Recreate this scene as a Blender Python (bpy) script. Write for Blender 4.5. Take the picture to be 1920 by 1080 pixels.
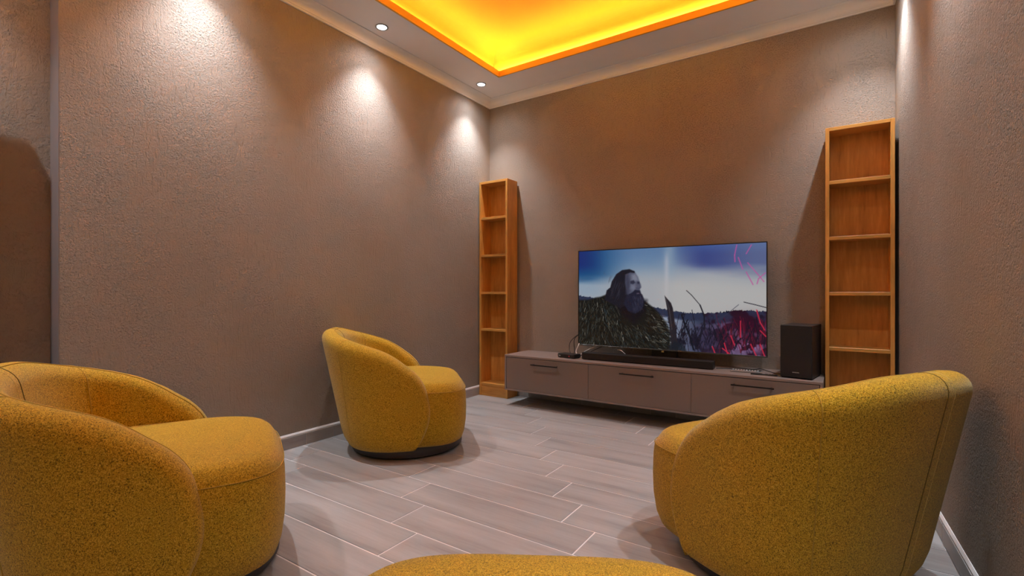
import bpy, bmesh, math, random
import numpy as np
from mathutils import Vector, Matrix, noise

for o in list(bpy.data.objects):
    bpy.data.objects.remove(o, do_unlink=True)
random.seed(7)
SC = bpy.context.scene
COL = SC.collection
R = math.radians

# ------------------------------------------------------------------ camera, world, exposure
cam_data = bpy.data.cameras.new('camera')
cam_data.sensor_width = 36.0
cam_data.lens = 36.0 * 915.0 / 1920.0
cam_data.shift_y = 6.0 / 1920.0
cam_data.clip_start = 0.02
cam = bpy.data.objects.new('camera', cam_data)
COL.objects.link(cam)
cam.location = (0, 0, 1.02)
cam.rotation_euler = (R(90), 0, R(33.87))
SC.camera = cam

world = bpy.data.worlds.new('world')
SC.world = world
world.use_nodes = True
world.node_tree.nodes['Background'].inputs[0].default_value = (0.02, 0.018, 0.016, 1)
world.node_tree.nodes['Background'].inputs[1].default_value = 0.3

SC.view_settings.view_transform = 'Standard'
SC.view_settings.look = 'None'
SC.view_settings.exposure = 0.47
SC.view_settings.gamma = 1.0
SC.view_settings.use_curve_mapping = False

# room numbers (metres): back wall Y = 4, left wall X = -2.96, right wall slightly skewed
XL, XN, YN, YB, YR = -2.96, -3.085, 0.70, 4.0, -1.7
ZC = 2.943                        # plasterboard ceiling
ZT = 3.265                        # top of the lit tray
def xr(y):                        # right wall
    return 0.298 + (4.0 - y) * 0.043

TRAY = (-2.535, -1.15, -0.13, 3.568)      # x0,y0,x1,y1 of the tray opening
LIP, TROUGH = 0.05, 0.20
COVE_COLOR = (1.0, 0.72, 0.28)
COVE_POWER = 56.0
SPOT_COLOR = (0.89, 0.93, 1.0)
SPOT_POWER = 76.0
SPOT_HALO = 9.0
LENS_EMIT = 12.0
LED_Z = ZC + 0.115
LED_TILT = R(91)
GLOW_POWER, GLOW_COLOR = 6.0, (1.0, 0.80, 0.42)
def area_light(name, loc, sx, sy, power, color, rot, spread):
    d = bpy.data.lights.new(name, 'AREA')
    d.shape = 'RECTANGLE'; d.size = sx; d.size_y = sy
    d.energy = power; d.color = color; d.spread = spread
    o = bpy.data.objects.new(name, d); COL.objects.link(o)
    o.location = loc; o.rotation_euler = rot
    return o
x0, y0, x1, y1 = TRAY
LX, LY = x1 - x0 + 2 * TROUGH, y1 - y0 + 2 * TROUGH
off = TROUGH - 0.05
# LED strip behind each lip faces across the tray; weaker light added for trough glow
for z, tilt, power, color, spread in ((LED_Z, LED_TILT, COVE_POWER, COVE_COLOR, R(150)), (ZC + .04, R(0), GLOW_POWER, GLOW_COLOR, R(180))):
    cx, cy = (x0 + x1) / 2, (y0 + y1) / 2
    area_light('cove_light', (cx, y1 + off, z), LX - .04, .03, power * LX / 10, color, (R(180) - tilt, 0, 0), spread)
    area_light('cove_light', (cx, y0 - off, z), LX - .04, .03, power * LX / 10, color, (R(180) + tilt, 0, 0), spread)
    area_light('cove_light', (x0 - off, cy, z), .03, LY - .04, power * LY / 10, color, (0, R(180) - tilt, 0), spread)
    area_light('cove_light', (x1 + off, cy, z), .03, LY - .04, power * LY / 10, color, (0, R(180) + tilt, 0), spread)

# ------------------------------------------------------------------ helpers
def tag(o, label=None, cat=None, group=None, kind=None):
    if label: o['label'] = label
    if cat: o['category'] = cat
    if group: o['group'] = group
    if kind: o['kind'] = kind
    return o

def empty(name, loc=(0, 0, 0), rz=0.0):
    o = bpy.data.objects.new(name, None)
    o.empty_display_size = 0.1
    COL.objects.link(o); o.location = loc; o.rotation_euler = (0, 0, rz)
    return o

def link_mesh(name, me, mat, parent=None, smooth=False):
    if mat is not None and len(me.materials) == 0: me.materials.append(mat)
    if smooth:
        me.polygons.foreach_set('use_smooth', [True] * len(me.polygons))
    o = bpy.data.objects.new(name, me); COL.objects.link(o)
    if parent is not None: o.parent = parent
    return o

def mesh_obj(name, verts, faces, mat, parent=None, smooth=False):
    me = bpy.data.meshes.new(name)
    me.from_pydata([tuple(v) for v in verts], [], faces)
    me.update()
    return link_mesh(name, me, mat, parent, smooth)

def bm_obj(name, bm, mat, parent=None, smooth=False):
    me = bpy.data.meshes.new(name)
    bmesh.ops.recalc_face_normals(bm, faces=bm.faces)
    bm.to_mesh(me); bm.free()
    return link_mesh(name, me, mat, parent, smooth)

def add_box(bm, a, b, bevel=0.0, seg=1, mat=None):
    g = bmesh.ops.create_cube(bm, size=1.0)
    vs = g['verts']
    c = [(a[i] + b[i]) / 2 for i in range(3)]; s = [abs(b[i] - a[i]) for i in range(3)]
    for v in vs:
        v.co = Vector((c[0] + v.co.x * s[0], c[1] + v.co.y * s[1], c[2] + v.co.z * s[2]))
    if mat is not None:
        for v in vs: v.co = mat @ v.co
    if bevel > 0:
        es = list({e for v in vs for e in v.link_edges})
        bmesh.ops.bevel(bm, geom=es, offset=bevel, segments=seg, affect='EDGES', profile=0.5)
    return bm

def box(name, a, b, mat, parent=None, bevel=0.0, seg=1):
    bm = bmesh.new(); add_box(bm, a, b, bevel, seg)
    return bm_obj(name, bm, mat, parent)

def add_tube(bm, pts, r, n=6, closed=False):
    pts = [Vector(p) for p in pts]
    m = len(pts); rings = []
    up = None
    for i, p in enumerate(pts):
        if closed: t = pts[(i + 1) % m] - pts[i - 1]
        else: t = pts[min(i + 1, m - 1)] - pts[max(i - 1, 0)]
        if t.length < 1e-9: t = Vector((1, 0, 0))
        t.normalize()
        if up is None:
            up = Vector((0, 0, 1)) if abs(t.z) < .9 else Vector((1, 0, 0))
        s = t.cross(up)
        if s.length < 1e-6: s = t.orthogonal()
        s.normalize(); up = s.cross(t).normalized()
        rings.append([bm.verts.new(p + r * (math.cos(2 * math.pi * k / n) * s + math.sin(2 * math.pi * k / n) * up)) for k in range(n)])
    for i in range(m if closed else m - 1):
        a, b = rings[i], rings[(i + 1) % m]
        for k in range(n):
            bm.faces.new((a[k], a[(k + 1) % n], b[(k + 1) % n], b[k]))
    if not closed:
        bm.faces.new(rings[0][::-1]); bm.faces.new(rings[-1])
    return bm

def tube(name, pts, r, mat, parent=None, n=6, closed=False):
    bm = bmesh.new(); add_tube(bm, pts, r, n, closed)
    return bm_obj(name, bm, mat, parent, True)

def catmull(P, n):
    P = [Vector(p) for p in P]
    out = []
    for i in range(len(P) - 1):
        p0 = P[i - 1] if i > 0 else 2 * P[0] - P[1]
        p1, p2 = P[i], P[i + 1]
        p3 = P[i + 2] if i + 2 < len(P) else 2 * P[-1] - P[-2]
        for k in range(n):
            t = k / n
            out.append(.5 * ((2 * p1) + (-p0 + p2) * t + (2 * p0 - 5 * p1 + 4 * p2 - p3) * t * t + (-p0 + 3 * p1 - 3 * p2 + p3) * t ** 3))
    out.append(P[-1])
    return out

def lathe(name, prof, mat, parent=None, n=32, smooth=True, loc=(0, 0, 0)):
    bm = bmesh.new(); rings = []
    for (r, z) in prof:
        rings.append([bm.verts.new((loc[0] + r * math.cos(2 * math.pi * k / n), loc[1] + r * math.sin(2 * math.pi * k / n), loc[2] + z)) for k in range(n)])
    for a, b in zip(rings, rings[1:]):
        for k in range(n): bm.faces.new((a[k], a[(k + 1) % n], b[(k + 1) % n], b[k]))
    bm.faces.new(rings[0][::-1]); bm.faces.new(rings[-1])
    return bm_obj(name, bm, mat, parent, smooth)

# ------------------------------------------------------------------ materials
class NT:
    def __init__(self, name):
        self.m = bpy.data.materials.new(name); self.m.use_nodes = True
        self.t = self.m.node_tree
        self.b = self.t.nodes['Principled BSDF']
    def n(self, kind, **kw):
        nd = self.t.nodes.new(kind)
        for k, v in kw.items():
            if k.startswith('i_'):
                key = k[2:]
                nd.inputs[int(key) if key.isdigit() else key.replace('_', ' ')].default_value = v
            else: setattr(nd, k, v)
        return nd
    def l(self, a, b): self.t.links.new(a, b)
    def ramp(self, src, stops, interp='LINEAR'):
        r = self.n('ShaderNodeValToRGB'); cr = r.color_ramp; cr.interpolation = interp
        while len(cr.elements) < len(stops): cr.elements.new(0.5)
        for e, (p, c) in zip(cr.elements, stops):
            e.position = p; e.color = c if len(c) == 4 else (*c, 1)
        self.l(src, r.inputs[0]); return r
    def math(self, op, a, b=None):
        m = self.n('ShaderNodeMath', operation=op)
        for i, v in enumerate((a, b)):
            if v is None: continue
            if isinstance(v, (int, float)): m.inputs[i].default_value = v
            else: self.l(v, m.inputs[i])
        return m.outputs[0]
    def bump(self, height, strength, dist, prev=None):
        b = self.n('ShaderNodeBump'); b.inputs['Strength'].default_value = strength; b.inputs['Distance'].default_value = dist
        self.l(height, b.inputs['Height'])
        if prev is not None: self.l(prev, b.inputs['Normal'])
        return b.outputs[0]
    def coords(self, scale=(1, 1, 1), space='Object', rnd=False):
        tc = self.n('ShaderNodeTexCoord'); mp = self.n('ShaderNodeMapping')
        mp.inputs['Scale'].default_value = scale
        self.l(tc.outputs[space], mp.inputs[0])
        if rnd:
            oi = self.n('ShaderNodeObjectInfo')
            s = self.n('ShaderNodeVectorMath', operation='SCALE'); s.inputs[0].default_value = (37.1, 19.7, 53.3)
            self.l(oi.outputs['Random'], s.inputs['Scale']); self.l(s.outputs[0], mp.inputs['Location'])
        return mp.outputs[0]
    def noise(self, vec, scale, detail=3, rough=.5):
        nd = self.n('ShaderNodeTexNoise'); nd.inputs['Scale'].default_value = scale
        nd.inputs['Detail'].default_value = detail; nd.inputs['Roughness'].default_value = rough
        self.l(vec, nd.inputs['Vector']); return nd.outputs['Fac']

def srgb(r, g, b):
    f = lambda c: (c / 255 / 12.92) if c / 255 <= .04045 else ((c / 255 + .055) / 1.055) ** 2.4
    return (f(r), f(g), f(b))

def plain(name, col, rough=.5, metal=0.0, spec=.5, fine=0.0):
    t = NT(name); b = t.b
    b.inputs['Base Color'].default_value = (*col, 1); b.inputs['Roughness'].default_value = rough
    b.inputs['Metallic'].default_value = metal; b.inputs['Specular IOR Level'].default_value = spec
    v = t.coords()
    f = t.noise(v, 90, 2)
    mr = t.n('ShaderNodeMapRange', i_3=max(rough - .05, 0), i_4=min(rough + .05, 1)); t.l(f, mr.inputs[0])
    t.l(mr.outputs[0], b.inputs['Roughness'])
    if fine > 0: t.l(t.bump(t.noise(v, 400, 2), .3, fine), b.inputs['Normal'])
    return t.m

def emit(name, col, strength):
    t = NT(name)
    t.b.inputs['Base Color'].default_value = (*col, 1)
    t.b.inputs['Emission Color'].default_value = (*col, 1); t.b.inputs['Emission Strength'].default_value = strength
    return t.m

def plaster():
    t = NT('textured_plaster'); b = t.b
    v = t.coords((1, 1, 1))
    vs = t.coords((1, 1, 0.16))
    big = t.noise(v, 1.6, 4, .6)
    patch = t.ramp(t.noise(v, 3.2, 4, .65), [(.40, (0, 0, 0)), (.62, (1, 1, 1))]).outputs[0]
    grain = t.noise(v, 115, 3, .6)
    pits = t.ramp(t.noise(v, 100, 3, .68), [(.50, (0, 0, 0)), (.74, (1, 1, 1))]).outputs[0]
    streak = t.ramp(t.noise(vs, 75, 3, .6), [(.55, (0, 0, 0)), (.68, (1, 1, 1))]).outputs[0]
    # pits where the trowel dragged, smoother between
    pm = t.math('MULTIPLY', pits, t.math('ADD', t.math('MULTIPLY', patch, .95), .16))
    sm = t.math('MULTIPLY', streak, t.math('ADD', t.math('MULTIPLY', t.math('SUBTRACT', 1.0, patch), .35), .0))
    h = t.math('SUBTRACT', t.math('MULTIPLY', grain, t.math('ADD', t.math('MULTIPLY', patch, .7), .35)), t.math('ADD', pm, sm))
    nrm = t.bump(t.noise(v, 9, 3, .5), .12, .005)
    nrm = t.bump(h, .9, .0060, nrm)
    t.l(nrm, b.inputs['Normal'])
    c = t.ramp(big, [(.3, (.300, .255, .215)), (.7, (.360, .308, .262))])
    t.l(c.outputs[0], b.inputs['Base Color'])
    b.inputs['Roughness'].default_value = .8; b.inputs['Specular IOR Level'].default_value = .2
    return t.m

def paint(name, col, rough=.6):
    t = NT(name); b = t.b
    v = t.coords()
    c = t.ramp(t.noise(v, 3, 2), [(.3, tuple(x * .97 for x in col)), (.7, col)])
    t.l(c.outputs[0], b.inputs['Base Color']); b.inputs['Roughness'].default_value = rough
    t.l(t.bump(t.noise(v, 160, 2), .08, .002), b.inputs['Normal'])
    return t.m

def tile():
    t = NT('wood_look_tile'); b = t.b
    oi = t.n('ShaderNodeObjectInfo')
    v = t.coords((1, 1, 1), rnd=True)
    vl = t.coords((0.55, 5, 5), rnd=True)
    f = t.noise(vl, 2.6, 6, .62)
    fine = t.noise(t.coords((1.5, 40, 40), rnd=True), 3, 3, .5)
    mix = t.math('ADD', t.math('MULTIPLY', f, .8), t.math('MULTIPLY', fine, .2))
    c = t.ramp(mix, [(.30, (.275, .256, .250)), (.46, (.365, .352, .346)), (.60, (.41, .401, .398)), (.75, (.46, .452, .45))])
    hv = t.n('ShaderNodeHueSaturation'); t.l(c.outputs[0], hv.inputs['Color'])
    mr = t.n('ShaderNodeMapRange', i_3=.92, i_4=1.06); t.l(oi.outputs['Random'], mr.inputs[0]); t.l(mr.outputs[0], hv.inputs['Value'])
    t.l(hv.outputs[0], b.inputs['Base Color'])
    rr = t.n('ShaderNodeMapRange', i_3=.33, i_4=.5); t.l(f, rr.inputs[0]); t.l(rr.outputs[0], b.inputs['Roughness'])
    b.inputs['Specular IOR Level'].default_value = .4
    t.l(t.bump(mix, .12, .002), b.inputs['Normal'])
    return t.m

def wood(name, scale, dark=1.0):
    t = NT(name); b = t.b
    v = t.coords(scale, rnd=True)
    w = t.noise(v, 2.4, 6, .68)
    fl = t.noise(t.coords(tuple(q * 5 for q in scale), rnd=True), 2.0, 3, .5)
    m = t.math('ADD', t.math('MULTIPLY', w, .7), t.math('MULTIPLY', fl, .3))
    a = lambda c: tuple(x * dark for x in c)
    c = t.ramp(m, [(.30, a((.30, .12, .024))), (.42, a((.52, .24, .052))), (.55, a((.62, .30, .068))), (.72, a((.76, .41, .115)))])
    t.l(c.outputs[0], b.inputs['Base Color'])
    b.inputs['Roughness'].default_value = .38; b.inputs['Specular IOR Level'].default_value = .4
    t.l(t.bump(m, .08, .001), b.inputs['Normal'])
    return t.m

def fabric():
    t = NT('mustard_boucle'); b = t.b
    v = t.coords((1, 1, 1))
    vs = t.coords((1, 1, .72))
    g = t.noise(vs, 400, 2, .65)
    g2 = t.noise(v, 190, 2, .6)
    m = t.math('ADD', t.math('MULTIPLY', g, .7), t.math('MULTIPLY', g2, .3))
    c = t.ramp(m, [(.36, (.10, .056, .004)), (.46, (.37, .214, .010)), (.55, (.58, .345, .018)), (.66, (.74, .48, .07))])
    t.l(c.outputs[0], b.inputs['Base Color'])
    b.inputs['Roughness'].default_value = .9; b.inputs['Specular IOR Level'].default_value = .1
    b.inputs['Sheen Weight'].default_value = .35; b.inputs['Sheen Roughness'].default_value = .5
    b.inputs['Sheen Tint'].default_value = (1, .85, .6, 1)
    t.l(t.bump(m, .6, .004), b.inputs['Normal'])
    return t.m

M = dict(
    amber=paint('amber_tray_paint', (.78, .44, .05), .6),
    plaster=plaster(), tile=tile(), grout=paint('pale_grout', (.80, .76, .75), .8),
    ceiling=paint('white_ceiling_paint', (.92, .90, .92), .6), crown=paint('white_moulding_paint', (.88, .86, .85), .45),
    reveal=paint('lilac_grey_reveal_paint', (.30, .265, .26), .5),
    wood_v=wood('alder_upright_grain', (7, 7, .8)), wood_h=wood('alder_level_grain', (.8, 7, 7)),
    fabric=fabric(), piping=paint('mustard_piping', (.42, .25, .02), .8), dark_piping=paint('olive_piping', (.15, .09, .008), .8), stitch=paint('pale_mustard_stitch', (.62, .42, .12), .8),
    plinth=plain('charcoal_plinth', (.055, .050, .054), .5), disc=plain('brown_swivel_disc', (.09, .05, .03), .5),
    unit=plain('taupe_laminate', (.215, .165, .140), .42, 0, .4), unit_top=plain('taupe_top', (.265, .205, .180), .38, 0, .45),
    handle=plain('black_metal', (.018, .014, .012), .4, .6), dark=plain('black_recess', (.012, .011, .010), .8),
    black=plain('black_plastic', (.014, .013, .013), .38), satin=plain('black_vinyl', (.017, .015, .015), .45, 0, .5, .001),
    cloth=plain('black_speaker_cloth', (.022, .020, .020), .75, 0, .3, .0015), silver=plain('brushed_silver', (.45, .43, .42), .35, .9),
    chrome=plain('chrome', (.75, .74, .72), .15, 1.0), grey=plain('grey_plastic', (.30, .28, .27), .4),
    white=plain('white_plastic', (.75, .73, .72), .4), mark=plain('pale_lettering', (.72, .72, .72), .5), red=emit('red_indicator', (.5, .02, .03), .35),
    lens=emit('lamp_lens', SPOT_COLOR, LENS_EMIT), led=emit('amber_led', COVE_COLOR, 2.0), door=paint('brown_door_paint', (.14, .09, .06), .5),
    gunmetal=plain('gunmetal_edge', (.14, .135, .135), .4, .8),
    key=plain('pale_rubber_key', (.55, .53, .50), .6),
)

# ------------------------------------------------------------------ room shell
def struct(o): o['kind'] = 'structure'; return o
T = .15
def grid_wall(name, p, q, z0, z1, nrm, mat):
    """a solid wall slab whose visible face runs p->q; the slab lies on the nrm side"""
    p, q, nrm = Vector((*p, 0)), Vector((*q, 0)), Vector((*nrm, 0))
    v = []
    for z in (z0, z1):
        for a in (p, q, q + nrm * T, p + nrm * T): v.append(a + Vector((0, 0, z)))
    f = [(0, 1, 5, 4), (1, 2, 6, 5), (2, 3, 7, 6), (3, 0, 4, 7), (0, 3, 2, 1), (4, 5, 6, 7)]
    bm = bmesh.new(); vs = [bm.verts.new(x) for x in v]
    for k in f: bm.faces.new([vs[i] for i in k])
    return struct(bm_obj(name, bm, mat))
ZW = 3.3
wall_left = grid_wall('wall_left', (XL, YN), (XL, YB), 0, ZW, (-1, 0), M['plaster'])
grid_wall('wall_left_recess', (XN, YR), (XN, YN), 0, ZW, (-1, 0), M['plaster'])
struct(box('trim_1', (XN - .02, YN - .004, 0), (XL - .002, YN, ZC), M['reveal']))
grid_wall('wall_back', (XL, YB), (xr(YB), YB), 0, ZW, (0, 1), M['plaster'])
grid_wall('wall_right', (xr(YR), YR), (xr(YB), YB), 0, ZW, (1, 0), M['plaster'])
grid_wall('wall_rear', (XN, YR), (xr(YR), YR), 0, ZW, (0, -1), M['plaster'])

# floor: grout bed with every plank a piece of its own
floor = struct(box('floor', (XN - T, YR - T, -.12), (xr(YR) + T, YB + T, -.0022), M['grout']))
PITCH, LEN, GAP = .2127, .945, .0065
bm = bmesh.new(); add_box(bm, (-LEN / 2 + GAP / 2, -PITCH / 2 + GAP / 2, -.006), (LEN / 2 - GAP / 2, PITCH / 2 - GAP / 2, 0), .0012)
plank_me = bpy.data.meshes.new('plank'); bmesh.ops.recalc_face_normals(bm, faces=bm.faces); bm.to_mesh(plank_me); bm.free(); plank_me.materials.append(M['tile'])
row = -16
while True:
    yb = 1.700 + row * PITCH                     # near edge of the row
    if yb > YB: break
    ya, yc = max(yb, YR), min(yb + PITCH, YB)
    if yc - ya > .02:
        xa_lim = XN if yc <= YN + .12 else XL
        xb_lim = xr(yc) - .001
        xj = -.86 - .1625 * row
        k0 = math.floor((xa_lim - xj) / LEN)
        x = xj + k0 * LEN
        while x < xb_lim:
            a, c = max(x, xa_lim), min(x + LEN, xb_lim)
            if c - a > .02:
                full = (c - a > LEN - 1e-4) and (yc - ya > PITCH - 1e-4)
                if full:
                    o = bpy.data.objects.new('plank', plank_me); COL.objects.link(o); o.parent = floor
                    o.location = ((a + c) / 2, (ya + yc) / 2, 0)
                else:
                    w, d = (c - a) / 2, (yc - ya) / 2
                    ga = GAP / 2
                    o = box('plank', (-w + ga, -d + ga, -.006), (w - ga, d - ga, 0), M['tile'], floor, .0012)
                    o.location = ((a + c) / 2, (ya + yc) / 2, 0)
            x += LEN
    row += 1

# ceiling with the open tray and its hidden LED trough
bm = bmesh.new()
E0, E1, E2, E3 = XN - T, YR - T, xr(YR) + T, YB + T
x0, y0, x1, y1 = TRAY
for a, b in (((E0, E1), (x0, E3)), ((x1, E1), (E2, E3)), ((x0, E1), (x1, y0)), ((x0, y1), (x1, E3))):
    add_box(bm, (*a, ZC), (*b, ZC + .022))
ceiling = struct(bm_obj('ceiling', bm, M['ceiling']))
bm = bmesh.new()                                   # upper tray lid and the trough walls
tx0, ty0, tx1, ty1 = x0 - TROUGH, y0 - TROUGH, x1 + TROUGH, y1 + TROUGH
rr_, rings = .13, []
prof = [(0, ZC + .022)] + [(rr_ * (1 - math.cos(a)), ZT - rr_ + rr_ * math.sin(a)) for a in [math.pi / 2 * k / 12 for k in range(13)]]
for d_, z_ in prof:
    rings.append([bm.verts.new(q) for q in ((tx0 + d_, ty0 + d_, z_), (tx1 - d_, ty0 + d_, z_), (tx1 - d_, ty1 - d_, z_), (tx0 + d_, ty1 - d_, z_))])
outer = [[bm.verts.new(q) for q in ((tx0 - .03, ty0 - .03, z_), (tx1 + .03, ty0 - .03, z_), (tx1 + .03, ty1 + .03, z_), (tx0 - .03, ty1 + .03, z_))] for z_ in (ZC + .022, ZT + .03)]
for a, b in list(zip(rings, rings[1:])) + [(outer[0], outer[1]), (outer[0], rings[0])]:
    for k in range(4): bm.faces.new((a[k], a[(k + 1) % 4], b[(k + 1) % 4], b[k]))
bm.faces.new(rings[-1]); bm.faces.new(outer[1])
lid = bm_obj('tray', bm, M['amber'], ceiling)
w = .012; e = .003
for nm, a, b in (('fascia', (x0 - w, y0 - w), (x0 + e, y1 + w)), ('fascia', (x1 - e, y0 - w), (x1 + w, y1 + w)), ('fascia', (x0 + e, y0 - w), (x1 - e, y0 + e)), ('fascia', (x0 + e, y1 - e), (x1 - e, y1 + w))):
    box(nm, (*a, ZC - .002), (*b, ZC + LIP), M['amber'], ceiling)

# plan loop of the room (counter-clockwise seen from above would be inward left); mouldings follow it
PLAN = [(XN, YR), (XN, YN), (XL, YN), (XL, YB), (xr(YB), YB), (xr(YR), YR)]
def inward(i):
    """unit inward normal of edge i of PLAN (loop is clockwise seen from above)"""
    a, b = Vector(PLAN[i]), Vector(PLAN[(i + 1) % len(PLAN)])
    d = (b - a).normalized(); return Vector((d.y, -d.x))
def offset_corner(i, d):
    n = len(PLAN); n1, n2 = inward((i - 1) % n), inward(i)
    k = d / (1 + n1.dot(n2))
    return Vector(PLAN[i]) + (n1 + n2) * k
def run(name, i, prof, mat, parent=None, smooth=False):
    n = len(PLAN); vs = []; fs = []
    for (d, z) in prof:
        p, q = offset_corner(i, d), offset_corner((i + 1) % n, d)
        vs += [(p.x, p.y, z), (q.x, q.y, z)]
    m = len(prof)
    for k in range(m):
        a, b = 2 * k, 2 * ((k + 1) % m)
        fs.append((a, a + 1, b + 1, b))
    fs.append(tuple(range(0, 2 * m, 2))); fs.append(tuple(range(1, 2 * m, 2))[::-1])
    bm = bmesh.new(); V = [bm.verts.new(v) for v in vs]
    for f in fs: bm.faces.new([V[j] for j in f])
    return bm_obj(name, bm, mat, parent, smooth)
H0 = 2.872
cp = [(.0005, H0), (.011, H0), (.014, H0 + .004), (.014, H0 + .010), (.010, H0 + .013), (.013, H0 + .016)]
for k in range(9):                                 # shallow cove up to the ceiling
    a = math.pi / 2 * k / 8
    cp.append((.014 + .058 * (1 - math.cos(a)), H0 + .017 + .044 * math.sin(a)))
cp += [(.076, H0 + .063), (.082, H0 + .064), (.082, ZC - .0005), (.0005, ZC - .0005)]
for i in range(len(PLAN)):
    struct(run('trim_%d' % (i + 2), i, cp, M['crown']))

# baseboards: cut tiles under a pale sloping cap
names = {0: 'baseboard_left_recess', 1: 'baseboard_reveal', 2: 'baseboard_left', 3: 'baseboard_back', 4: 'baseboard_right', 5: 'baseboard_rear'}
for i, nm in names.items():
    bb = struct(run(nm, i, [(.0005, .0003), (.0075, .0003), (.0075, .076), (.009, .077), (.009, .083), (.003, .094), (.0005, .094)], M['grout']))
    a, b = Vector(PLAN[i]), Vector(PLAN[(i + 1) % len(PLAN)])
    L = (b - a).length; d = (b - a).normalized(); nn = inward(i)
    step = .2085
    s = .012
    if i == 2: s0 = (1.938 - YN) % step; cuts = [.012] + [s0 + k * step for k in range(40)]
    elif i == 4: cuts = [.012] + [.12 + .42 * k for k in range(20)]
    else: cuts = [.012] + [.2 + step * k for k in range(40)]
    cuts = [c for c in cuts if c < L - .03] + [L - .012]
    if i == 1: cuts = [.012, L - .004]
    ang = math.atan2(d.y, d.x)
    for p, q in zip(cuts, cuts[1:]):
        if q - p < .01: continue
        mid = a + d * ((p + q) / 2) + nn * .0065
        o = box('tile', (-(q - p) / 2 + .002, -.005, -.036), ((q - p) / 2 - .002, .005, .036), M['tile'], bb, .0008)
        o.location = (mid.x, mid.y, .0385); o.rotation_euler = (0, 0, ang)

# an open door leaf folded back against the recessed wall, just outside the view (its shadow is in view)
dl = struct(empty('door_1', (-2.975, .48, 0), R(-91.0)))
bm = bmesh.new(); add_box(bm, (0, -.02, .008), (.82, .02, 2.05), .003); bm_obj('leaf', bm, M['door'], dl)
bm = bmesh.new()
for z0, z1 in ((.25, .95), (1.15, 1.85)): add_box(bm, (.14, .02, z0), (.68, .026, z1), .004)
bm_obj('panel_moulding', bm, M['door'], dl)
tube('handle', [(.07, .02, 1.02), (.07, .065, 1.02), (.19, .065, 1.02)], .009, M['silver'], dl, 8)

# ------------------------------------------------------------------ downlights
def downlight(loc):
    r = empty('downlight', loc)
    lathe('bezel', [(.034, -.0005), (.046, -.0005), (.0475, -.003), (.046, -.006), (.040, -.0075), (.034, -.004), (.034, -.0015)], M['silver'], r, 32)
    lathe('lens', [(.0005, -.0015), (.0335, -.0015), (.0335, -.0042), (.0005, -.0052)], M['lens'], r, 24)
    for power, size in ((SPOT_POWER, 86), (SPOT_HALO, 150)):        # the beam and its wide halo
        d = bpy.data.lights.new('lamp', 'SPOT')
        d.energy = power; d.color = SPOT_COLOR; d.spot_size = R(size); d.spot_blend = 1.0; d.shadow_soft_size = .022
        o = bpy.data.objects.new('lamp', d); COL.objects.link(o); o.parent = r; o.location = (0, .026, -.012)
    return r
LAMPS = []
for k, y in enumerate((3.605, 2.420, 1.245, .075, -1.095)):
    LAMPS.append(((-2.765, y, ZC), 'left', k)); LAMPS.append(((xr(y) - .172, y, ZC), 'right', k))
wordl = ['ceiling spotlight beside the left moulding nearest the back corner of the room', 'ceiling spotlight beside the left moulding, second from the back corner',
         'third ceiling spotlight from the back corner along the left wall', 'fourth ceiling spotlight from the back corner along the left wall', 'fifth ceiling spotlight from the back corner along the left wall']
wordr = ['ceiling spotlight above the bookcase by the right wall', 'second ceiling spotlight from the back along the right wall', 'third ceiling spotlight from the back along the right wall',
         'fourth ceiling spotlight from the back along the right wall', 'fifth ceiling spotlight from the back along the right wall']
for loc, side, k in LAMPS:
    tag(downlight(loc), 'round white glowing ' + (wordl if side == 'left' else wordr)[k], 'downlight', 'recessed ceiling spotlights')

# ------------------------------------------------------------------ armchairs
TH = .127; RR = TH / 2
PC, AX, BY = -.02, .367, .432
N_ELL = 200
_th = np.linspace(math.pi, math.pi / 2, N_ELL)
_n = 2.45
_ex = PC - AX * np.abs(np.cos(_th)) ** (2 / _n); _ey = BY * np.abs(np.sin(_th)) ** (2 / _n)
_ea = np.concatenate([[0], np.cumsum(np.hypot(np.diff(_ex), np.diff(_ey)))])
A_ELL = float(_ea[-1])
def plan_pt(a):
    s = 1 if a >= 0 else -1; a = abs(a)
    if a < A_ELL:
        x = float(np.interp(a, _ea, _ex)); y = float(np.interp(a, _ea, _ey))
        e = .004; x2 = float(np.interp(min(a + e, A_ELL), _ea, _ex)); y2 = float(np.interp(min(a + e, A_ELL), _ea, _ey))
        x1_ = float(np.interp(max(a - e, 0), _ea, _ex)); y1_ = float(np.interp(max(a - e, 0), _ea, _ey))
        if a < e: t = Vector((0, 1))
        else: t = Vector((x2 - x1_, y2 - y1_)).normalized()
    else:
        d = a - A_ELL; x = PC + d; y = BY - .117 * d * d; t = Vector((1, -.234 * d)).normalized()
    nrm = Vector((-t.y, t.x))
    return Vector((x, s * y)), Vector((nrm.x, s * nrm.y)), Vector((t.x, s * t.y)) * s
def panel3(a, z, inset=0.0):
    p, n, t = plan_pt(a)
    back = max(0.0, -n.x) ** 1.6
    lean = back * .162 * (max(z, 0) / .78) + (1 - back) * (.011 * math.sin(min(max(z, 0) / .62, 1) * math.pi * .9))
    q = p + n * (lean - inset)
    return Vector((q.x, q.y, z))
def uv_a(x): return A_ELL + (x - PC)
FX, CX = .132, .04                # foremost point of the arm and its lower corner
RIM = catmull([(0, .778), (.15, .772), (.30, .732), (.42, .692), (.52, .655), (.60, .614), (A_ELL, .578), (uv_a(.035), .535), (uv_a(.080), .480), (uv_a(.114), .404), (uv_a(FX), .30), (uv_a(FX - .014), .21), (uv_a((FX - .014) * .55 + CX * .45), .135), (uv_a(CX), .085)], 14)
RIM = [(p[0], p[1]) for p in [(v.x, v.y) for v in [Vector((q[0], q[1])) for q in RIM]]]
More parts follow.
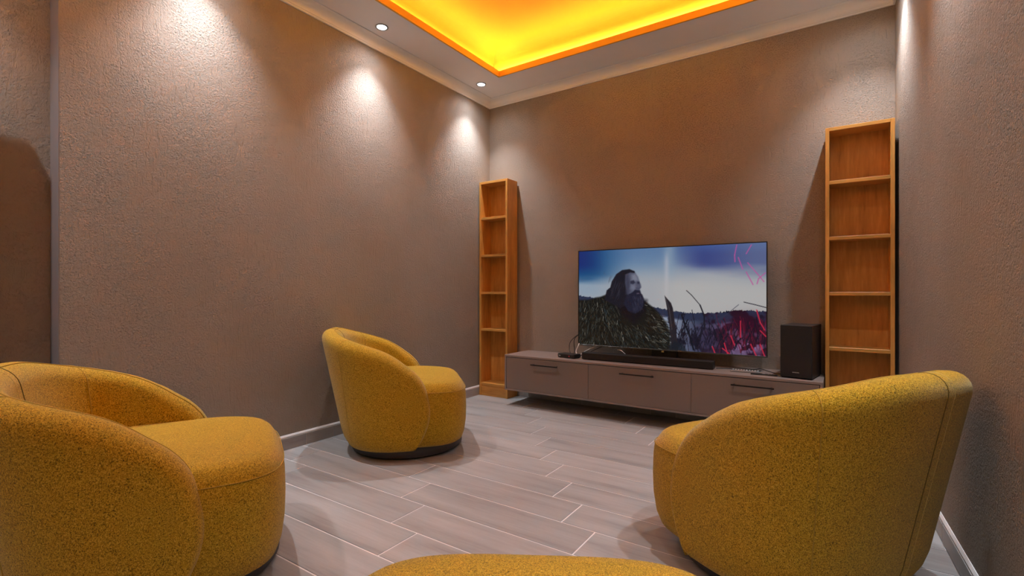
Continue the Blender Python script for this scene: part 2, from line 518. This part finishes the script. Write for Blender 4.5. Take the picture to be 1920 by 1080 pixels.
# even arclength
def resample(P, n):
    P = np.array(P); s = np.concatenate([[0], np.cumsum(np.hypot(*np.diff(P, axis=0).T))])
    t = np.linspace(0, s[-1], n); return [(float(np.interp(x, s, P[:, 0])), float(np.interp(x, s, P[:, 1]))) for x in t]
NC = 72
RIMS = resample(RIM, NC + 1)
ZB = .072
A_END = RIMS[-1][0]
cols = []
for j, (a, z) in enumerate(RIMS):
    f = j / NC
    g = 1.0
    if a < .40 and j < NC * .6: ba = a; jb = j
    cols.append([a, z, None])
for j, c in enumerate(cols):
    if j <= jb: c[2] = c[0]
    else:
        u = (j - jb) / (NC - jb); a0 = cols[jb][0]
        c[2] = a0 + (A_END - .012 - a0) * (1 - (1 - u) ** 1.25)
def column(a, z, b, sgn):
    """points of one column: outer face up, over the roll, inner face down"""
    B = Vector((b, ZB)); P = Vector((a, z)); D = P - B; L = D.length; d = D / max(L, 1e-6)
    rr = min(RR, .48 * L)
    pts = []
    C = P - d * rr
    for k in range(15):
        t = k / 14; q = B + (C - B) * t
        tuck = .022 * max(0, 1 - t * L / .10) ** 2
        pts.append(panel3(q.x, q.y, tuck))
    for k in range(1, 12):
        ph = math.pi * k / 12
        q = C + d * rr * math.sin(ph); pts.append(panel3(q.x, q.y, rr * (1 - math.cos(ph)) + 0.0))
    for k in range(9):
        t = k / 8; q = C + (B - C) * t
        pts.append(panel3(q.x, q.y, 2 * rr))
    if sgn < 0: pts = [Vector((p.x, -p.y, p.z)) for p in pts]
    return pts
def build_shell():
    order = [(-1, j) for j in range(NC, 0, -1)] + [(1, j) for j in range(0, NC + 1)]
    V = []; F = []
    for s, j in order:
        a, z, b = cols[j]; V += column(a, z, b, s)
    m = len(V) // len(order)
    for i in range(len(order) - 1):
        for k in range(m):
            k2 = (k + 1) % m
            F.append((i * m + k, (i + 1) * m + k, (i + 1) * m + k2, i * m + k2))
    F.append(tuple(range(m))[::-1]); F.append(tuple((len(order) - 1) * m + k for k in range(m)))
    bm = bmesh.new(); vs = [bm.verts.new(v) for v in V]
    for f in F:
        try: bm.faces.new([vs[i] for i in f])
        except ValueError: pass
    return bm
def rim_line(ph):
    out = []
    for s, j in [(-1, j) for j in range(NC, 0, -1)] + [(1, j) for j in range(0, NC + 1)]:
        a, z, b = cols[j]
        B = Vector((b, ZB)); P = Vector((a, z)); D = P - B; L = D.length; d = D / max(L, 1e-6); rr = min(RR, .48 * L)
        q = P - d * rr + d * rr * math.sin(ph); p = panel3(q.x, q.y, rr * (1 - math.cos(ph)))
        out.append(Vector((p.x, s * p.y, p.z)))
    return out
def seam_line(a, sgn, off=.0012):
    z = float(np.interp(a, [c[0] for c in cols[:jb + 1]], [c[1] for c in cols[:jb + 1]]))
    pts = column(a, z, a, sgn)[1:-5]
    return pts

SY = .405
def seat_pt(ph, k, z):
    c, s = math.cos(ph), math.sin(ph); n = 3.9 if c > 0 else 4
    ax = .375
    x = -.003 + ax * k * math.copysign(abs(c) ** (2 / n), c)
    y = (SY * (1 - (1 - k))) * math.copysign(abs(s) ** (2 / n), s)
    return Vector((x, y, z))
def build_seat():
    prof = [(.80, .072), (.885, .074), (.940, .090), (.976, .130), (1.0, .20), (1.006, .28), (1.0, .36), (.99, .405), (.954, .432), (.925, .450), (.89, .461), (.80, .468), (.62, .473), (.40, .476), (.18, .477)]
    n = 72; bm = bmesh.new(); rings = []
    for k, z in prof:
        rings.append([bm.verts.new(seat_pt(2 * math.pi * i / n, k, z - (.012 * max(0, math.cos(2 * math.pi * i / n)) if z > .4 else 0))) for i in range(n)])
    for a, b in zip(rings, rings[1:]):
        for i in range(n): bm.faces.new((a[i], a[(i + 1) % n], b[(i + 1) % n], b[i]))
    bm.faces.new(rings[0][::-1]); bm.faces.new(rings[-1])
    return bm

def make_armchair():
    r = empty('armchair')
    sh = bm_obj('shell', build_shell(), M['fabric'], r, True)
    tube('piping', rim_line(math.radians(112)), .0026, M['piping'], sh, 5)
    for s in (-1, 1):
        tube('seam', seam_line(.31, s), .0020, M['piping'], sh, 5)
    tube('seam', seam_line(0.0, 1), .0019, M['dark_piping'], sh, 5)
    tube('stitching', seam_line(.035, -1), .0013, M['stitch'], sh, 4)
    st = bm_obj('seat', build_seat(), M['fabric'], r, True)
    pts = []
    for i in range(64):
        ph = 2 * math.pi * i / 64
        p = seat_pt(ph, .991, .410 - .010 * max(0, math.cos(ph))); pts.append(p)
    tube('piping', pts, .0017, M['piping'], st, 5, True)
    lathe('plinth', [(.31, .012), (.357, .012), (.360, .016), (.360, .098), (.31, .10)], M['plinth'], r, 64)
    lathe('swivel_disc', [(.10, 0), (.19, 0), (.20, .004), (.20, .0125), (.10, .0125)], M['disc'], r, 48)
    return r

def copy_tree(o, parent=None):
    c = o.copy(); COL.objects.link(c)
    if parent is not None: c.parent = parent
    for ch in o.children: copy_tree(ch, c)
    return c
CH = [((-2.044, .793), R(62.8), 'mustard boucle armchair in the near left corner, cropped by the picture edge'),
      ((-2.414, 2.340), R(46.3), 'whole mustard boucle armchair beside the left wall, before the tall bookcase'),
      ((-.198, 2.137), R(148.4), 'mustard boucle armchair seen from behind, turned from the right wall'),
      ((-.371, .625), R(120.9), 'mustard boucle armchair at the bottom edge with only its seat front showing')]
first = make_armchair()
for k, ((x, y), rz, lab) in enumerate(CH):
    o = first if k == 0 else copy_tree(first)
    o.location = (x, y, 0); o.rotation_euler = (0, 0, rz)
    tag(o, lab, 'armchair', 'mustard swivel armchairs')

# ------------------------------------------------------------------ bookcases
def bookcase(x0, x1, label):
    yf, yb, t, H = 3.812, 3.984, .022, 2.09
    cx = (x0 + x1) / 2
    r = empty('bookcase', (cx, yf, 0)); w = (x1 - x0) / 2; d = yb - yf
    box('side_panel', (-w, 0, 0), (-w + t, d, H), M['wood_v'], r, .001)
    box('side_panel', (w - t, 0, 0), (w, d, H), M['wood_v'], r, .001)
    box('top_panel', (-w + t, .0, H - t), (w - t, d, H), M['wood_h'], r, .001)
    box('back_panel', (-w + t, d - .008, .10), (w - t, d, H - t), M['wood_v'], r)
    for z in (1.730, 1.365, 1.003, .643): box('shelf', (-w + t, .002, z - t / 2), (w - t, d - .008, z + t / 2), M['wood_h'], r, .001)
    box('bottom_panel', (-w + t, .0, .103), (w - t, d - .008, .125), M['wood_h'], r, .001)
    box('kickboard', (-w + t, .006, 0), (w - t, .024, .103), M['wood_h'], r, .0005)
    return tag(r, label, 'bookcase', 'tall open bookcases')
bookcase(-2.947, -2.612, 'tall narrow orange wood bookcase with empty shelves in the back left corner')
bookcase(-.078, .284, 'tall narrow orange wood bookcase with empty shelves beside the black subwoofer')

# ------------------------------------------------------------------ TV unit
UX0, UX1, UY0, UY1, UZ0, UZ1 = -2.497, -.084, 3.600, 3.9992, .137, .452
U = tag(empty('media_console', ((UX0 + UX1) / 2, UY0, 0)), 'long low taupe media console with three flap fronts and black bar handles', 'media console')
ox, oy = (UX0 + UX1) / 2, UY0
w = (UX1 - UX0) / 2; d = UY1 - UY0
box('top_panel', (-w, 0, UZ1 - .017), (w, d, UZ1), M['unit_top'], U, .001)
box('side_panel', (-w, 0, UZ0), (-w + .017, d, UZ1 - .017), M['unit_top'], U, .001)
box('side_panel', (w - .017, 0, UZ0), (w, d, UZ1 - .017), M['unit_top'], U, .001)
box('bottom_panel', (-w + .017, .0, UZ0), (w - .017, d, UZ0 + .015), M['unit_top'], U, .001)
box('back_panel', (-w + .017, d - .01, UZ0 + .015), (w - .017, d, UZ1 - .017), M['dark'], U)
xs = [-w + .019, -1.679 - ox, -.879 - ox, w - .019]
hx = [(-2.209, -1.949), (-1.408, -1.142), (-.613, -.352)]
for k in range(3):
    a, b = xs[k] + .001, xs[k + 1] - .001
    f = box('flap_front', (a, .001, UZ0 + .017), (b, .018, UZ1 - .0215), M['unit'], U, .0008)
    ha, hb = hx[k][0] - ox, hx[k][1] - ox
    bm = bmesh.new(); add_box(bm, (ha, -.030, .381), (hb, -.022, .391), .0015)
    for p in (ha + .012, hb - .022): add_box(bm, (p, -.024, .382), (p + .010, .0012, .390))
    bm_obj('handle', bm, M['handle'], f)

# ------------------------------------------------------------------ television
TX0, TX1, TY, TZ0, TZ1 = -1.896, -.422, 3.862, .553, 1.372
TV = tag(empty('television', ((TX0 + TX1) / 2, TY, UZ1)), 'wide flat television showing a bearded man in a fur cloak before a snowy plain', 'television')
tw, th_ = (TX1 - TX0) / 2, TZ1 - TZ0
zb = TZ0 - UZ1; zt = TZ1 - UZ1
bz = .007
bm = bmesh.new()
add_box(bm, (-tw, 0, zb), (-tw + bz, .012, zt)); add_box(bm, (tw - bz, 0, zb), (tw, .012, zt)); add_box(bm, (-tw + bz, 0, zt - bz), (tw - bz, .012, zt))
bm_obj('bezel', bm, M['black'], TV)
box('bottom_edge', (-tw, -.001, zb - .003), (tw, .012, zb + .006), M['gunmetal'], TV, .001)
bm = bmesh.new(); add_box(bm, (-tw + .002, .012, zb), (tw - .002, .030, zt - .002), .004); add_box(bm, (-.48, .030, zb + .02), (.48, .062, zb + .42), .01)
bm_obj('back_cover', bm, M['satin'], TV)
box('badge', (-.010, -.004, zb - .017), (.010, .002, zb - .003), M['chrome'], TV, .001)
bm = bmesh.new(); add_box(bm, (-.10, .034, .006), (.10, .058, zb + .06), .003); bm_obj('stand_neck', bm, M['black'], TV)
bm = bmesh.new(); add_box(bm, (-.30, -.005, 0), (.30, .085, .007), .003); bm_obj('stand_base', bm, M['black'], TV)

def screen_colors(W, Hh):
    """the film frame on the screen, as a colour per grid point (sRGB 0-255), s to the right, t up"""
    S, Tt = np.meshgrid((np.arange(W) + .5) / W, (np.arange(Hh) + .5) / Hh)
    rng = np.random.RandomState(3)
    img = np.zeros((Hh, W, 3))
    def sm(a, b, x): u = np.clip((x - a) / (b - a), 0, 1); return u * u * (3 - 2 * u)
    def mix(a, m):  # blend colour a in with mask
        nonlocal img; img = img * (1 - m[..., None]) + np.array(a, float) * m[..., None]
    def fnoise(sx, sy, seed, oct=3):
        r = np.random.RandomState(seed); out = np.zeros((Hh, W)); amp = 1; tot = 0
        for o in range(oct):
            nx, ny = int(sx * 2 ** o) + 2, int(sy * 2 ** o) + 2
            g = r.rand(ny, nx); xx = S * (nx - 1.001); yy = Tt * (ny - 1.001)
            xi, yi = xx.astype(int), yy.astype(int); fx, fy = xx - xi, yy - yi
            fx = fx * fx * (3 - 2 * fx); fy = fy * fy * (3 - 2 * fy)
            v = g[yi, xi] * (1 - fx) * (1 - fy) + g[yi, np.minimum(xi + 1, nx - 1)] * fx * (1 - fy) + g[np.minimum(yi + 1, ny - 1), xi] * (1 - fx) * fy + g[np.minimum(yi + 1, ny - 1), np.minimum(xi + 1, nx - 1)] * fx * fy
            out += amp * v; tot += amp; amp *= .5
        return out / tot
    def poly(P, soft=.004):
        P = np.array(P); inside = np.zeros((Hh, W), bool); dist = np.full((Hh, W), 9.0)
        n = len(P)
        for i in range(n):
            ax, ay = P[i]; bx, by = P[(i + 1) % n]
            cond = ((ay > Tt) != (by > Tt))
            xint = ax + (Tt - ay) * (bx - ax) / ((by - ay) if abs(by - ay) > 1e-9 else 1e-9)
            inside ^= cond & (S < xint)
            dx, dy = bx - ax, by - ay; L2 = dx * dx + dy * dy + 1e-12
            u = np.clip(((S - ax) * dx + (Tt - ay) * dy) / L2, 0, 1)
            dist = np.minimum(dist, np.hypot(S - ax - u * dx, (Tt - ay - u * dy) * .56))
        sd = np.where(inside, dist, -dist)
        return np.clip(sd / soft + .5, 0, 1)
    def stroke(P, wd, col, al=1.0):
        for i in range(len(P) - 1):
            (ax, ay), (bx, by) = P[i], P[i + 1]
            lo_s, hi_s = min(ax, bx) - .02, max(ax, bx) + .02; lo_t, hi_t = min(ay, by) - .03, max(ay, by) + .03
            i0, i1 = max(int(lo_s * W), 0), min(int(hi_s * W) + 1, W); j0, j1 = max(int(lo_t * Hh), 0), min(int(hi_t * Hh) + 1, Hh)
            if i1 <= i0 or j1 <= j0: continue
            s_, t_ = S[j0:j1, i0:i1], Tt[j0:j1, i0:i1]
            dx, dy = bx - ax, by - ay; L2 = dx * dx + dy * dy + 1e-12
            u = np.clip(((s_ - ax) * dx + (t_ - ay) * dy) / L2, 0, 1)
            dd = np.hypot(s_ - ax - u * dx, (t_ - ay - u * dy) * .56)
            m = (np.clip((wd - dd) / .0016 + .5, 0, 1) * al)[..., None]
            img[j0:j1, i0:i1] = img[j0:j1, i0:i1] * (1 - m) + np.array(col, float) * m
    # sky
    n1 = fnoise(4, 5, 11); n2 = fnoise(3, 9, 5)
    img[:] = (172, 174, 180)
    mix((150, 168, 186), sm(.30, .05, S) * sm(.40, .60, Tt))
    mix((128, 158, 184), sm(.6, .95, Tt) * sm(.9, .35, S))
    mix((70, 104, 158), sm(.70, 1.0, Tt + .10 * (n1 - .5)) * .55)
    mix((28, 80, 132), sm(.60, .76, Tt + .08 * (n2 - .5)) * sm(.36, .05, S))
    mix((26, 48, 118), sm(.72, .86, Tt + .10 * (n1 - .5)) * sm(.20, .0, S))
    cl = sm(.72, .86, Tt + .20 * (S - .75) + .10 * (n2 - .5)) * sm(.50, .72, S)
    mix((56, 68, 132), cl * .9)
    mix((70, 100, 164), sm(.90, 1.0, Tt + .06 * (n1 - .5)) * sm(.55, .75, S) * .7)
    mix((150, 172, 190), np.exp(-((S - .535) / .030) ** 2) * sm(.55, .95, Tt) * .55)
    mix((206, 198, 204), np.exp(-((S - .520) / .012) ** 2) * sm(.40, .6, Tt) * sm(1.0, .85, Tt) * .45)
    mix((188, 186, 184), sm(.74, .60, Tt) * sm(.42, .60, S) * .8)
    mix((150, 160, 172), sm(.70, .98, S) * sm(.55, .7, Tt) * .35)
    # far treeline, snowy plain
    hz = np.interp(S[0], [0, .07, .30, .46, .56, .63, .757, .86, 1], [.518, .50, .43, .407, .372, .356, .362, .392, .387])
    jag = rng.rand(W); jag = np.convolve(jag, np.ones(2) / 2, 'same') * .018
    under = (Tt < (hz + jag)[None, :]).astype(float)
    mix((44, 52, 78), under)
    mix((150, 160, 182), sm(.0, .03, hz[None, :] - .05 - Tt) * under * sm(.75, .5, S))
    mix((126, 112, 150), sm(.0, .03, hz[None, :] - .08 - Tt) * under * sm(.60, .85, S) * .8)
    n3 = fnoise(40, 22, 8, 2); n4 = fnoise(14, 10, 9, 3)
    mix((28, 30, 46), under * sm(.50, .60, n3 * .45 + n4 * .55) * sm(.46, .55, S))
    mix((40, 14, 34), under * sm(.60, .80, S) * sm(.46, .58, n4) * .9)
    mix((52, 10, 34), np.exp(-((S - .93) / .09) ** 2 - ((Tt - .26) / .09) ** 2) * .95)
    mix((40, 36, 60), np.exp(-((S - .74) / .09) ** 2 - ((Tt - .10) / .14) ** 2) * .75)
    mix((158, 140, 190), sm(.5, .56, fnoise(30, 34, 21, 2)) * np.exp(-((S - .91) / .09) ** 2 - ((Tt - .075) / .055) ** 2))
    mix((110, 22, 52), under * np.exp(-((S - .88) / .12) ** 2 - ((Tt - .14) / .14) ** 2) * .35)
    # bare brush
    for k in range(170):
        s0 = .56 + .44 * rng.rand(); t0 = -.02 + .20 * rng.rand(); ln = .06 + .16 * rng.rand(); dx = (rng.rand() - .5) * .06
        c = (22, 20, 34) if s0 < .78 or rng.rand() < .6 else (96, 20, 44)
        stroke([(s0, t0), (s0 + dx * .5, t0 + ln * .5), (s0 + dx * 1.4, t0 + ln)], .0011 + .0012 * rng.rand(), c, .8)
    stroke([(.624, .577), (.648, .538), (.692, .442)], .0022, (38, 34, 44)); stroke([(.692, .442), (.712, .347), (.714, .22)], .0035, (28, 26, 38))
    stroke([(.60, .34), (.62, .24), (.645, .12), (.66, .02)], .0045, (20, 22, 34)); stroke([(.63, .30), (.60, .18)], .003, (22, 24, 36))
    stroke([(.90, .474), (.95, .452), (.999, .428)], .0022, (34, 30, 46)); stroke([(.875, .45), (.82, .36), (.77, .30)], .0018, (60, 56, 76), .7)
    for P in ([(.867, .988), (.857, .896), (.859, .837)], [(.874, .875), (.894, .769)], [(.917, .824), (.955, .735), (.988, .656)], [(.91, .742), (.94, .631)], [(.994, .732), (.965, .682), (.958, .637)], [(.933, .982), (.91, .906)]):
        stroke(P, .0028, (196, 88, 160), .75)
    for P in ([(.956, .405), (.972, .296), (.991, .233)], [(.972, .225), (.997, .176)], [(.84, .168), (.857, .083)], [(.809, .098), (.826, -.007)], [(.80, .05), (.835, .0)], [(.972, .103), (.991, .002)], [(.884, .303), (.884, .159)], [(.752, .06), (.765, .0)], [(.93, .1), (.955, .0)]):
        stroke(P, .0028, (206, 44, 70), .9)
    # the man: fur cloak, long hair, face in profile light, beard
    fur = [(-.01, .475), (.061, .480), (.110, .505), (.136, .511), (.172, .535), (.226, .52), (.30, .50), (.395, .48), (.43, .435), (.454, .40), (.494, .329), (.526, .238), (.538, .112), (.546, -.05), (-.01, -.05)]
    mix((25, 25, 24), poly(fur, .012))
    mix((20, 18, 26), poly([(.20, .52), (.25, .36), (.34, .24), (.40, .36), (.41, .48), (.33, .5)], .03))
    for k in range(1500):
        s0 = rng.rand() * .54; top = np.interp(s0, [0, .06, .136, .172, .23, .395, .454, .494, .526, .54], [.475, .48, .511, .53, .50, .46, .40, .329, .238, .1])
        t0 = rng.rand() * (top + .01) - .01
        if .25 < s0 < .40 and t0 > .25: continue
        ang = -1.9 + 1.5 * (s0 / .54) + (rng.rand() - .5) * .9; ln = .012 + .022 * rng.rand()
        b = rng.rand()
        c = [(12, 12, 14), (58, 54, 44), (92, 90, 80), (52, 66, 72)][int(rng.choice(4, p=[.42, .30, .15, .13]))]
        if b > .965: c = (170, 168, 156)
        stroke([(s0, t0), (s0 + math.cos(ang) * ln, t0 + math.sin(ang) * ln * 1.7)], .0011, c, .8)
    hair = [(.165, .48), (.171, .535), (.177, .581), (.199, .611), (.208, .672), (.235, .747), (.27, .788), (.313, .796), (.343, .773), (.347, .75), (.33, .60), (.32, .45), (.26, .40), (.21, .44)]
    mix((30, 28, 38), poly(hair, .006))
    face = [(.290, .740), (.318, .762), (.347, .755), (.362, .716), (.370, .672), (.378, .640), (.381, .612), (.373, .592), (.378, .562), (.366, .535), (.340, .52), (.308, .50), (.296, .58), (.288, .66)]
    mix((84, 86, 106), poly(face, .008))
    mix((138, 142, 160), poly([(.325, .735), (.347, .75), (.360, .716), (.366, .680), (.345, .67), (.325, .69)], .020) * .75)
    mix((124, 128, 148), poly([(.322, .64), (.345, .64), (.352, .60), (.335, .575), (.318, .60)], .02) * .7)
    mix((60, 60, 80), poly([(.290, .74), (.306, .752), (.315, .64), (.310, .53), (.292, .54)], .012) * .8)
    mix((44, 44, 62), poly([(.318, .672), (.338, .682), (.346, .660), (.334, .643), (.318, .650)], .007) * .85)
    mix((44, 44, 62), poly([(.357, .668), (.370, .668), (.371, .646), (.360, .645)], .006) * .85)
    mix((70, 70, 92), poly([(.348, .612), (.366, .606), (.378, .604), (.368, .592), (.350, .594)], .006) * .8)
    beard = [(.296, .53), (.33, .560), (.345, .586), (.372, .580), (.380, .55), (.387, .536), (.397, .492), (.395, .434), (.383, .385), (.347, .345), (.305, .37), (.279, .446)]
    mix((34, 34, 52), poly(beard, .007))
    mix((92, 80, 100), poly([(.352, .553), (.368, .556), (.372, .545), (.356, .541)], .004) * .8)
    for k in range(60):
        s0 = .33 + .06 * rng.rand(); t0 = .38 + .15 * rng.rand(); stroke([(s0, t0), (s0 + .004, t0 - .03)], .0009, (70, 70, 92), .5)
    for k in range(50):
        s0 = .20 + .12 * rng.rand(); t0 = .52 + .22 * rng.rand(); stroke([(s0, t0), (s0 - .012, t0 - .06)], .0009, (58, 56, 70), .5)
    # walking staff
    mix((38, 34, 42), poly([(.509, .53), (.522, .502), (.543, .459), (.553, .41), (.565, .255), (.58, .059), (.586, -.03), (.545, -.03), (.543, .112), (.53, .31), (.522, .409)], .004))
    stroke([(.516, .50), (.534, .40), (.548, .20)], .0022, (74, 70, 78), .7)
    mix((26, 32, 42), poly([(.53, .03), (.56, .09), (.60, .07), (.62, .02), (.63, -.03), (.53, -.03)], .012) * .85)
    return np.clip(img, 0, 255)

SCR_E = 0.58
def make_screen():
    W, Hh = 440, 246
    x0_, x1_, z0_, z1_ = -tw + bz, tw - bz, zb + .006, zt - bz
    col = screen_colors(W, Hh) / 255.0
    lin = np.where(col <= .04045, col / 12.92, ((col + .055) / 1.055) ** 2.4)
    gx, gz = np.meshgrid(np.linspace(x0_, x1_, W), np.linspace(z0_, z1_, Hh))
    co = np.stack([gx, np.full_like(gx, .003), gz], -1).reshape(-1, 3)
    idx = np.arange(W * Hh).reshape(Hh, W)
    quads = np.stack([idx[:-1, :-1], idx[:-1, 1:], idx[1:, 1:], idx[1:, :-1]], -1).reshape(-1, 4)
    me = bpy.data.meshes.new('screen')
    me.vertices.add(len(co)); me.vertices.foreach_set('co', co.ravel())
    me.loops.add(quads.size); me.loops.foreach_set('vertex_index', quads.ravel())
    me.polygons.add(len(quads)); me.polygons.foreach_set('loop_start', np.arange(0, quads.size, 4)); me.polygons.foreach_set('loop_total', np.full(len(quads), 4))
    me.update(calc_edges=True); me.validate()
    at = me.color_attributes.new('picture', 'FLOAT_COLOR', 'POINT')
    at.data.foreach_set('color', np.concatenate([lin.reshape(-1, 3), np.ones((len(co), 1))], 1).astype(np.float32).ravel())
    t = NT('lit_screen'); a = t.n('ShaderNodeAttribute', attribute_name='picture')
    t.b.inputs['Base Color'].default_value = (.005, .005, .006, 1); t.b.inputs['Roughness'].default_value = .22
    t.b.inputs['Specular IOR Level'].default_value = .25
    t.l(a.outputs['Color'], t.b.inputs['Emission Color']); t.b.inputs['Emission Strength'].default_value = SCR_E
    return link_mesh('screen', me, t.m, TV)
make_screen()

# ------------------------------------------------------------------ things on the console
def text_mesh(name, body, size, mat, parent, loc, rot, ext=.0004):
    cu = bpy.data.curves.new(name, 'FONT'); cu.body = body; cu.size = size; cu.extrude = ext; cu.align_x = 'CENTER'; cu.align_y = 'CENTER'
    o = bpy.data.objects.new(name, cu); COL.objects.link(o)
    dg = bpy.context.evaluated_depsgraph_get(); dg.update()
    me = bpy.data.meshes.new_from_object(o.evaluated_get(dg))
    bpy.data.objects.remove(o, do_unlink=True)
    me.name = name; me.materials.clear()
    q = link_mesh(name, me, mat, parent); q.location = loc; q.rotation_euler = rot
    return q

sb = tag(empty('soundbar', (-1.270, 3.715, UZ1), R(1.2)), 'long low black soundbar lying on the console before the television', 'soundbar')
bm = bmesh.new(); add_box(bm, (-.515, -.002, .004), (.515, .075, .060), .004, 2); bm_obj('body', bm, M['satin'], sb)
box('grille', (-.506, -.006, .007), (.506, -.002, .056), M['cloth'], sb, .001)
bm = bmesh.new()
for x in (-.44, .44): add_box(bm, (x - .03, .015, 0), (x + .03, .06, .0045))
bm_obj('foot', bm, M['dark'], sb)['kind'] = 'stuff'
bm = bmesh.new()
for x in (-.03, 0, .03): add_box(bm, (x - .006, .03, .060), (x + .006, .042, .0612))
bm_obj('button', bm, M['black'], sb)['kind'] = 'stuff'

sw = tag(empty('subwoofer', (-.236, 3.653, UZ1), R(-9)), 'black box subwoofer standing at the right end of the taupe console', 'speaker')
bm = bmesh.new(); add_box(bm, (-.0915, .010, .006), (.0915, .272, .346), .003, 2); bm_obj('cabinet', bm, M['satin'], sw)
box('front_grille', (-.0905, 0, .007), (.0905, .010, .345), M['cloth'], sw, .003, 2)
text_mesh('lettering', 'SAMSUNG', .0085, M['mark'], sw, (.0, -.0003, .040), (R(90), 0, 0))
for x in (-.075, .075):
    for y in (.03, .25): box('foot', (x - .012, y - .012, 0), (x + .012, y + .012, .0065), M['dark'], sw)

bx = tag(empty('set_top_box', (-1.930, 3.690, UZ1), R(-9)), 'small black set-top box with a red light on the left of the console', 'set-top box')
bm = bmesh.new(); add_box(bm, (-.085, 0, .003), (.085, .105, .034), .006, 2); bm_obj('case', bm, M['black'], bx)
bm = bmesh.new()
for x in (-.065, .065):
    for y in (.02, .085): add_box(bm, (x - .008, y - .008, 0), (x + .008, y + .008, .0035))
bm_obj('foot', bm, M['dark'], bx)['kind'] = 'stuff'
text_mesh('lettering', 'htv', .017, M['mark'], bx, (-.062, -.0003, .0195), (R(90), 0, 0))
box('power_light', (.032, -.0012, .014), (.040, .0008, .023), M['red'], bx, .001)
box('label_strip', (-.082, .0105, .0335), (-.040, .05, .0343), M['black'], bx)

# cables between box and television
def cable(name, pts, r, mat, label):
    return tag(tube(name, catmull(pts, 8), r, mat, None, 6), label, 'cable')
zt_ = UZ1
cable('cable', [(-1.905, 3.802, zt_ + .022), (-1.93, 3.86, zt_ + .05), (-1.945, 3.88, zt_ + .13), (-1.93, 3.90, zt_ + .17), (-1.87, 3.915, zt_ + .21), (-1.80, 3.925, zt_ + .22)], .0035, M['black'], 'black cable arching from the set-top box up behind the screen edge')
cable('cable', [(-1.935, 3.806, zt_ + .02), (-1.975, 3.85, zt_ + .05), (-1.985, 3.88, zt_ + .11), (-1.95, 3.90, zt_ + .16), (-1.90, 3.93, zt_ + .20), (-1.86, 3.93, zt_ + .22)], .003, M['black'], 'outermost thin black cable looping behind the set-top box')
cable('cable', [(-1.875, 3.796, zt_ + .02), (-1.90, 3.83, zt_ + .05), (-1.885, 3.85, zt_ + .10), (-1.900, 3.905, zt_ + .128), (-1.86, 3.93, zt_ + .13)], .004, M['white'], 'white cable bowing from the set-top box to the television')
cable('cable', [(-1.855, 3.792, zt_ + .018), (-1.82, 3.84, zt_ + .05), (-1.78, 3.87, zt_ + .075), (-1.72, 3.91, zt_ + .10)], .003, M['white'], 'short pale cable slanting under the left corner of the screen')
cable('cable', [(-1.845, 3.79, zt_ + .014), (-1.80, 3.85, zt_ + .035), (-1.76, 3.89, zt_ + .06), (-1.70, 3.92, zt_ + .09)], .003, M['black'], 'short black cable slanting under the left corner of the screen')
cable('cable', [(-1.55, 3.90, zt_ + .075), (-1.50, 3.85, zt_ + .078), (-1.46, 3.835, zt_ + .055), (-1.42, 3.84, zt_ + .02), (-1.36, 3.86, zt_ + .004)], .0028, M['white'], 'thin pale cable dropping behind the soundbar')
cable('cable', [(-.75, 3.80, zt_ + .004), (-.66, 3.84, zt_ + .004), (-.52, 3.86, zt_ + .008), (-.46, 3.83, zt_ + .020), (-.40, 3.80, zt_ + .010), (-.345, 3.775, zt_ + .004), (-.332, 3.80, zt_ + .004)], .003, M['black'], 'thin black cable trailing past the remotes to the subwoofer')

rm = tag(empty('remote_control', (-.545, 3.755, UZ1), R(4)), 'silver grey remote control with many buttons on the console', 'remote control')
bm = bmesh.new(); add_box(bm, (-.100, -.024, 0), (.100, .024, .013), .005, 2); bm_obj('body', bm, M['grey'], rm)
bm = bmesh.new(); add_box(bm, (-.094, -.019, .0125), (.094, .019, .0142), .0006); bm_obj('face_plate', bm, M['black'], rm)
for i in range(10):
    for j in range(3):
        x = -.082 + i * .0175; y = -.012 + j * .012
        big = (i in (5,)) and j == 1
        bm = bmesh.new(); add_box(bm, (x - .005, y - .0036, .014), (x + .005, y + .0036, .0163), .0008)
        bm_obj('key', bm, M['white'] if (i == 5 and j != 2) else (M['key'] if (i + j) % 3 else M['grey']), rm)
rm2 = tag(empty('remote_control', (-.425, 3.692, UZ1), R(3)), 'slim black remote control lying at the console edge beside the subwoofer', 'remote control')
bm = bmesh.new(); add_box(bm, (-.080, -.017, 0), (.080, .017, .009), .003, 2); bm_obj('body', bm, M['satin'], rm2)
lathe('key', [(.001, .0088), (.009, .0088), (.009, .0102), (.001, .0102)], M['grey'], rm2, 16)
for i in range(3):
    bm = bmesh.new(); add_box(bm, (.025 + i * .015, -.006, .0088), (.033 + i * .015, .006, .0102), .0005); bm_obj('key', bm, M['grey'], rm2)
